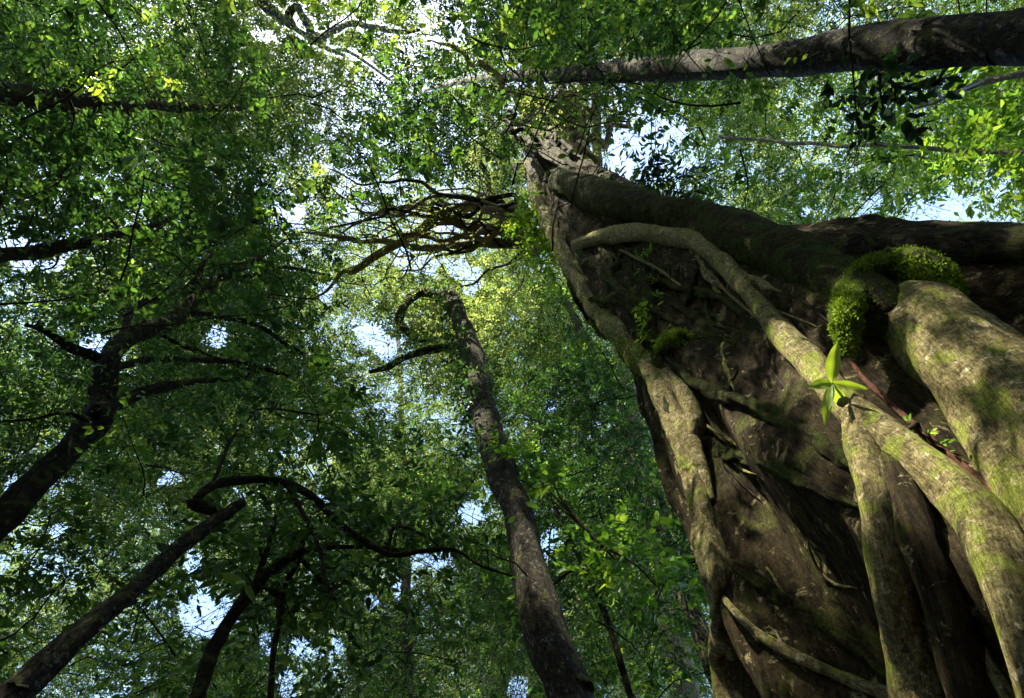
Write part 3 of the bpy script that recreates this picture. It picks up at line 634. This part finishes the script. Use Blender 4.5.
# pale slim trunk beside the fig's top
T, C = vtree('slender_tree', 'pale slim straight trunk standing just beside the top of the fig', [(600, 190, 6.5, 9.0), (597, 160, 6, 8.7), (596, 130, 5.5, 8.4), (596, 105, 5, 8), (597, 80, 4.5, 7.8), (598, 50, 3.5, 7.6)], 9, M_pale, 12, .06)
b = Buf(); E_ = twigs_from(b, C, 12, 2.6, .04, .6); b.build('twig_sprays', M_twig, T); crown(T, E_, M_high, 1.2, 20, k=9, twig=.45, leaf=.12, t0=.5)
T, C = vtree('slender_tree', 'thin pale pole of a tree running level through the upper right foliage', [(1060, 154, 3, 6), (1024, 152, 2.8, 6), (950, 149, 2.6, 6), (880, 147, 2.4, 6), (800, 143, 2.2, 6), (720, 137, 1.8, 6)], 6, M_pale, 8, .05)
crown(T, [C[-1], C[-6], C[-12]] + [at(rng.uniform(690, 880), rng.uniform(85, 205), rng.uniform(5, 9)) for q in range(26)], M_lime, .6, 10, k=8, twig=.3, leaf=.09, t0=.5)
T, C = vtree('slender_tree', 'pale bent stem at the right edge under the big dark trunk', [(1060, 66, 4.5), (1020, 73, 4), (985, 81, 3.5), (955, 92, 3), (935, 102, 2.5), (915, 108, 1.5)], 5.5, M_pale, 8, .08)
crown(T, [C[-1], C[-5], C[-9]] + [at(rng.uniform(880, 1050), rng.uniform(75, 205), rng.uniform(5, 9)) for q in range(26)], M_lime, .55, 11, k=8, twig=.3, leaf=.10, t0=.5)
# far trunks seen through the leaves
for (lab, path, D, mt) in [('dim thin trunk seen far off through the leaves just left of the middle trunk', [(398, 330, 2.2), (393, 270, 2), (390, 240, 1.6)], 13, M_trunk),
                           ('dim slanting trunk in the leaves just left of the fig', [(640, 480, 7), (620, 420, 6), (590, 350, 5), (560, 290, 4)], 9, M_trunk),
                           ('dark slanting stem low beside the left foot of the fig', [(712, 600, 6), (690, 545, 5), (660, 500, 4), (630, 450, 3)], 8, M_dtrunk),
                           ('thin dark stem just right of the middle trunk near the bottom', [(640, 720, 4), (600, 600, 3.5), (570, 540, 3), (545, 490, 2)], 6, M_dtrunk)]:
    T, C = vtree('slender_tree', lab, path, D, mt, 10, .1, clear=False)
    b = Buf(); E_ = twigs_from(b, C, 8, 1.6, .02, .6); b.build('twig_sprays', M_twig, T); crown(T, E_, M_leaf, .8, 14, k=9, twig=.35, leaf=.09, t0=.5)

# ------------------------------------------------------------------ plants on the trunks
def plant(name, label, pts, mat, rad, n, six=True, **kw):
    o = thing(name, pts[0], label, 'plant'); l = Leaves()
    for p in pts: l.clump(p, rad * rng.uniform(.7, 1.2), n, .8, **kw)
    b = Buf()
    for p in pts[1:]: tube(b, [pts[0], (pts[0] + p) / 2 + rng.normal(0, .04, 3), p], [.012, .01, .006], 5, step=.05)
    if len(pts) > 1: b.build('stem', M_twig, o)
    l.build('foliage', mat, o, six); return o
plant('epiphyte', 'dark leafy clump hanging below the trunk across the top right', [at(x, y, 3.45) for x, y in [(880, 72), (850, 84), (872, 96), (905, 88), (895, 104), (845, 104), (885, 112)]], M_dark, .17, 5, k=6, twig=.16, leaf=.095, t0=.25, wr=.5)
plant('fern', 'dark fern tuft on the shoulder of the fig above the big root', [ath(x, y, 10.5) for x, y in [(650, 200), (625, 190), (640, 182), (665, 192), (612, 205), (690, 198), (672, 205)]], M_dark, .45, 20, k=9, twig=.4, leaf=.16, wr=.3, t0=.35)
plant('fern', 'bright green fern tuft hanging off the upper left edge of the fig', [ath(x, y, 12.2) for x, y in [(535, 232), (545, 215), (530, 218), (550, 250), (560, 270), (540, 262), (552, 238)]], M_lime, .40, 20, k=9, twig=.35, leaf=.12, wr=.4, t0=.6)
pp = [on_fig([(x, y, 2)], -1)[0][0] for x, y in [(645, 262), (646, 275), (645, 290), (648, 302), (646, 318), (648, 330), (650, 345), (660, 352)]]
plant('creeper', 'small leaved creeper climbing the dark middle of the fig', pp, M_lime, .10, 9, k=5, twig=.08, leaf=.055, t0=.5)
pp = [on_fig([(x, y, 2)], -6)[0][0] for x, y in [(915, 425), (925, 436), (935, 446), (944, 450)]]
plant('creeper', 'row of tiny green leaves in the gap below the biggest root', pp, M_leaf, .02, 2, k=3, twig=.03, leaf=.03, t0=.6)
pp = [at(x, y, 4.6) for x, y in [(600, 545), (560, 500), (530, 470), (620, 570), (640, 540), (590, 560), (660, 590), (545, 465), (505, 470)]]
plant('understorey_shrub', 'bright green broadleaf spray right of the middle trunk', pp, M_lime, .38, 14, k=7, twig=.22, leaf=.11, wr=.5, t0=.45)

# ------------------------------------------------------------------ the forest canopy, one mass of leaves at three heights
# openings: (px, py, radius_px, share kept in the low, middle and high storey)
OPEN = [(640, 150, 34, .1, .1, .05), (670, 130, 25, .2, .2, .25), (430, 265, 62, .0, .25, .95), (400, 330, 45, .0, .25, .95), (350, 250, 30, .3, .6, 1), (480, 300, 30, .1, .35, .9),
        (450, 225, 15, .0, .0, .1), (390, 345, 14, 0, 0, .1), (205, 615, 20, .1, .1, .1), (395, 590, 14, .3, .2, .2), (265, 35, 13, .0, .1, .1), (300, 40, 32, .1, .6, 1), (480, 60, 40, .3, .8, 1),
        (92, 32, 12, .3, .2, .1), (285, 215, 12, .4, .5, .8), (100, 345, 14, .2, .2, .1), (15, 268, 16, .3, .2, .1), (325, 185, 16, .3, .5, .8), (220, 335, 12, .2, .2, .2), (135, 475, 20, .4, .6, .8),
        (550, 545, 14, .3, .2, .2), (470, 515, 12, .3, .2, .2), (780, 130, 55, .15, .55, .8), (930, 160, 70, .3, .5, .7), (950, 200, 24, .3, .3, .25), (520, 250, 24, .1, .3, .6), (460, 415, 20, .3, .3, .4),
        (350, 100, 20, .4, .8, 1), (255, 130, 14, .4, .6, .8), (20, 440, 16, .5, .4, .4), (300, 660, 25, .5, .4, .5), (120, 690, 30, .7, .5, .6)]
# parts of the fig that stand in the sun: the leaves between them and the sun are thinned
LIT = []
for x, y, r in [(990, 512, .24), (930, 470, .26), (880, 430, .20), (800, 350, .15), (955, 452, .18), (690, 450, .25), (885, 500, .25), (935, 268, .14), (700, 540, .25), (745, 438, .13), (750, 665, .16), (834, 370, .14), (775, 520, .13), (560, 150, .8), (545, 175, .7), (980, 545, .18)]:
    h, _ = hit(x, y)
    LIT.append((h if h is not None else ath(x, y, 18), r))
for x, y in [(440, 218), (480, 226), (400, 244), (520, 236), (540, 120), (560, 140), (545, 170), (575, 190), (450, 246), (430, 190), (420, 300), (460, 270), (380, 270)]: LIT.append((ath(x, y, 15.5), .9))
for x, y in [(780, 58), (640, 68), (860, 48)]: LIT.append((at(x, y, 3.6), .2))
LIT += [(at(95, 90, 5.0), .5), (at(590, 545, 4.6), .2), (at(950, 160, 7), .7), (at(70, 448, 5.1), .07), (at(150, 330, 5.2), .12)]
for q, r in ((at(545, 590, 4.6), .35), (at(740, 60, 3.6), .35), (at(700, 62, 3.6), .3), (at(485, 440, 4.6), .3), (at(480, 400, 4.6), .25)): LIT.append((q, r))
FIGS = []
for x_ in range(570, 1030, 38):
    for y_ in range(225, 700, 38):
        h, _ = hit(x_, y_)
        if h is not None and inside(np.array([[x_, y_]]), FIGPOLY)[0]: FIGS.append(h)
# openings between the leaves through which sun flecks reach the fig (plane square to the sun, 2 cm cells)
E1 = nrm(np.cross(SUN, [0, 0, 1.0])); E2 = np.cross(SUN, E1)
fp = np.array(FIGS); fu, fv = fp @ E1, fp @ E2
U0, V0 = fu.min() - .5, fv.min() - .5; NU, NV = int((fu.max() + .5 - U0) / .02), int((fv.max() + .5 - V0) / .02)
gu, gv = np.meshgrid(U0 + np.arange(NU) * .02, V0 + np.arange(NV) * .02, indexing='ij')
pat = fbm(np.column_stack([gu.ravel() / .42, gv.ravel() / .30, 0 * gu.ravel() + 3.3]), 4).reshape(NU, NV)
FLECK = pat > .56
wob = .5 * fbm(np.column_stack([gu.ravel() / .22, gv.ravel() / .22, 0 * gu.ravel() + 8.1]), 3).reshape(NU, NV)
for c, rr in LIT[:16]:
    FLECK |= np.hypot(gu - c @ E1, gv - c @ E2) / max(rr, .08) + wob < 1.0
def flecks(z):
    P = z[0]; iu = ((P @ E1 - U0) / .02).astype(int); iv = ((P @ E2 - V0) / .02).astype(int)
    ok = (iu >= 0) & (iu < NU) & (iv >= 0) & (iv < NV) & (P[:, 2] > 3)
    drop = np.zeros(len(P), bool); drop[ok] = FLECK[iu[ok], iv[ok]]
    for c, rr in LIT[16:]:
        w = P - c; tt = w @ SUN; drop |= (tt > .3) & (((w - tt[:, None] * SUN) ** 2).sum(1) < (rr * .75) ** 2)
    k = ~(drop & (np.random.default_rng(2).random(len(P)) < .97)); return [a[k] for a in z]
def storey(n_try, z0, z1, rmax, rad, ns, keep_sun, col_idx, base, kw, seed):
    r = np.random.default_rng(seed); out = []
    P = np.column_stack([r.uniform(-rmax, rmax, n_try), r.uniform(-rmax, rmax, n_try), r.uniform(z0, z1, n_try)])
    P = P[np.hypot(P[:, 0], P[:, 1]) < rmax]
    px, dz_ = project(P); mg = 90
    inf = (dz_ > 1) & (px[:, 0] > -mg) & (px[:, 0] < 1024 + mg) & (px[:, 1] > -mg) & (px[:, 1] < 698 + mg)
    shade = ~inf & (P[:, 2] > 4.5) & (np.hypot(P[:, 0], P[:, 1]) < 24)
    keep = np.where(inf, base, 0.0)
    keep *= np.clip(.72 + 1.3 * fbm(P / np.array([3.0, 3.0, 4.0]) + seed, 3), .05, 1.0)
    keep[shade] *= 0
    keep[shade] = keep_sun * np.clip(.6 + 1.2 * fbm(P[shade] / 2.6 + seed, 3), 0, 1.3)
    for o_ in OPEN:
        d = np.hypot(px[:, 0] - o_[0], px[:, 1] - o_[1]); mp = rad / np.maximum(dz_, 1) * F * .6
        keep = np.where(inf & (d < o_[2] + mp), keep * o_[3 + col_idx], keep)
    dmin = np.full(len(P), 9.0)
    for h in FIGS:
        w = P - h; tt = w @ SUN; d = np.linalg.norm(w - tt[:, None] * SUN, axis=1); dmin = np.minimum(dmin, np.where(tt > 2, d, 9))
    keep = np.where((dmin < .45) & (P[:, 2] > 6.5), np.maximum(keep, 1.0), keep)  # extra clumps added between fig and sun, to throw shade on it
    keep[inf & inside(px, FIGPOLY)] = 0
    for c, rr in LIT:
        w = P - c; tt = w @ SUN; d = np.linalg.norm(w - tt[:, None] * SUN, axis=1)
        keep = np.where((tt > 0) & (d < rr * .9 + rad * .3), keep * .04, keep)
    dx = np.hypot(P[:, 0] - FIGBASE[0], P[:, 1] - FIGBASE[1]); keep[(dx < 3) & (P[:, 2] < 8)] = 0
    keep[np.linalg.norm(P - CAM, axis=1) < 3.2] = 0
    sel = r.random(len(P)) < keep; P, inf = P[sel], inf[sel]
    rc = rad * r.uniform(.6, 1.35, len(P)); tc = r.normal(0, .12, len(P)) + .28 * fbm(P / 5.5 + 3 * seed, 2); parts = []; stk = []
    for m_, cnt, sc in ((inf, ns, 1.0), (~inf, max(4, ns // 4), 1.9)):
        n = int(m_.sum())
        if not n: continue
        idx = np.repeat(np.flatnonzero(m_), cnt)
        d = nrm(r.normal(size=(n * cnt, 3))); q = r.uniform(.2, 1, (n * cnt, 1)) ** .55
        O = P[idx] + d * q * rc[idx][:, None] * np.array([1, 1, .5])
        D = d * np.array([1, 1, .3]) + r.normal(0, .4, d.shape)
        kw2 = dict(kw); kw2['leaf'] *= sc; kw2['twig'] *= sc ** .6
        a = list(sprig_leaves(O, D, r=r, **kw2)); a[5] = np.clip(a[5] + np.repeat(tc[idx], kw['k']), 0, 1); parts.append(a)
        if sc == 1.0 and col_idx < 2: stk.append((O, D))
    a = [np.concatenate(z) for z in zip(*parts)]
    # a bough through each clump
    b = Buf()
    for p, q in zip(P, rc):
        e = nrm(r.normal(size=3) * np.array([1, 1, .25])) * q * 1.5; 
        tube(b, [p - e * 1.0 - np.array([0, 0, q * .7]), p - e * .2, p + e * .8], [.008 * q + .006, .006 * q + .004, .003], 4, step=q * .3, rough=.05, wander=q * .25)
    for O, D in stk: sticks(b, O, D, kw['twig'], .25, .0035 if col_idx == 0 else .005)
    return a, b
for nm, l, mat, par, six in LATER:
    z = flecks(thin([np.concatenate(x) for x in zip(*l.a)])); leaf_mesh(nm, *z, mat, par, six)
for (nm, lab, args, mat, six) in [
    ('canopy_foliage', 'high sunlit crowns of the rainforest filling the top of the view', (17000, 19, 31, 38, 1.25, 78, .45, 2, 1.0, dict(k=9, twig=.48, leaf=.12, wr=.45, t0=.5, tv=.18), 3), M_high, False),
    ('canopy_foliage', 'middle storey leaves of the rainforest below the high crowns', (12500, 10, 18.5, 25, .95, 52, .45, 1, .76, dict(k=9, twig=.32, leaf=.085, wr=.45, t0=.45, tv=.18), 4), M_leaf, False),
    ('understorey_foliage', 'low dark understorey leaves around the trunks', (5200, 6.0, 9.8, 14, .55, 34, .35, 0, .40, dict(k=9, twig=.22, leaf=.075, up=.3, wr=.48, t0=.52, tv=.2), 6), M_leaf, True)]:
    a, b = storey(*args); a = flecks(thin(a))
    o = leaf_mesh(nm, *a, mat, None, six); tag(o, lab, 'foliage', 'stuff')
    w = b.build('canopy_branches', M_twig); tag(w, lab.replace('leaves', 'boughs').replace('crowns of', 'boughs of'), 'branches', 'stuff')
    print(nm, len(a[0]))
# undergrowth added all round out of view, to block the low sky light
r = np.random.default_rng(17); n = 3600; az = r.uniform(0, 2 * np.pi, n); rr = r.uniform(8, 19, n)
P = np.column_stack([rr * np.sin(az), rr * np.cos(az), r.uniform(.2, 10, n)])
px, dz_ = project(P); k = ~((dz_ > 0) & (px[:, 0] > -60) & (px[:, 0] < 1084) & (px[:, 1] > -60) & (px[:, 1] < 758)); P = P[k]
d = nrm(r.normal(size=(len(P) * 12, 3))); O = np.repeat(P, 12, 0) + d * r.uniform(.2, .9, (len(d), 1))
a = sprig_leaves(O, d * np.array([1, 1, .3]) + r.normal(0, .4, d.shape), k=8, twig=.55, leaf=.20, wr=.5, t0=.4, tv=.2, r=r)
o = leaf_mesh('undergrowth_screen', *a, M_leaf); tag(o, 'unseen leafy undergrowth added round the trunks to block low sky light', 'undergrowth', 'stuff')
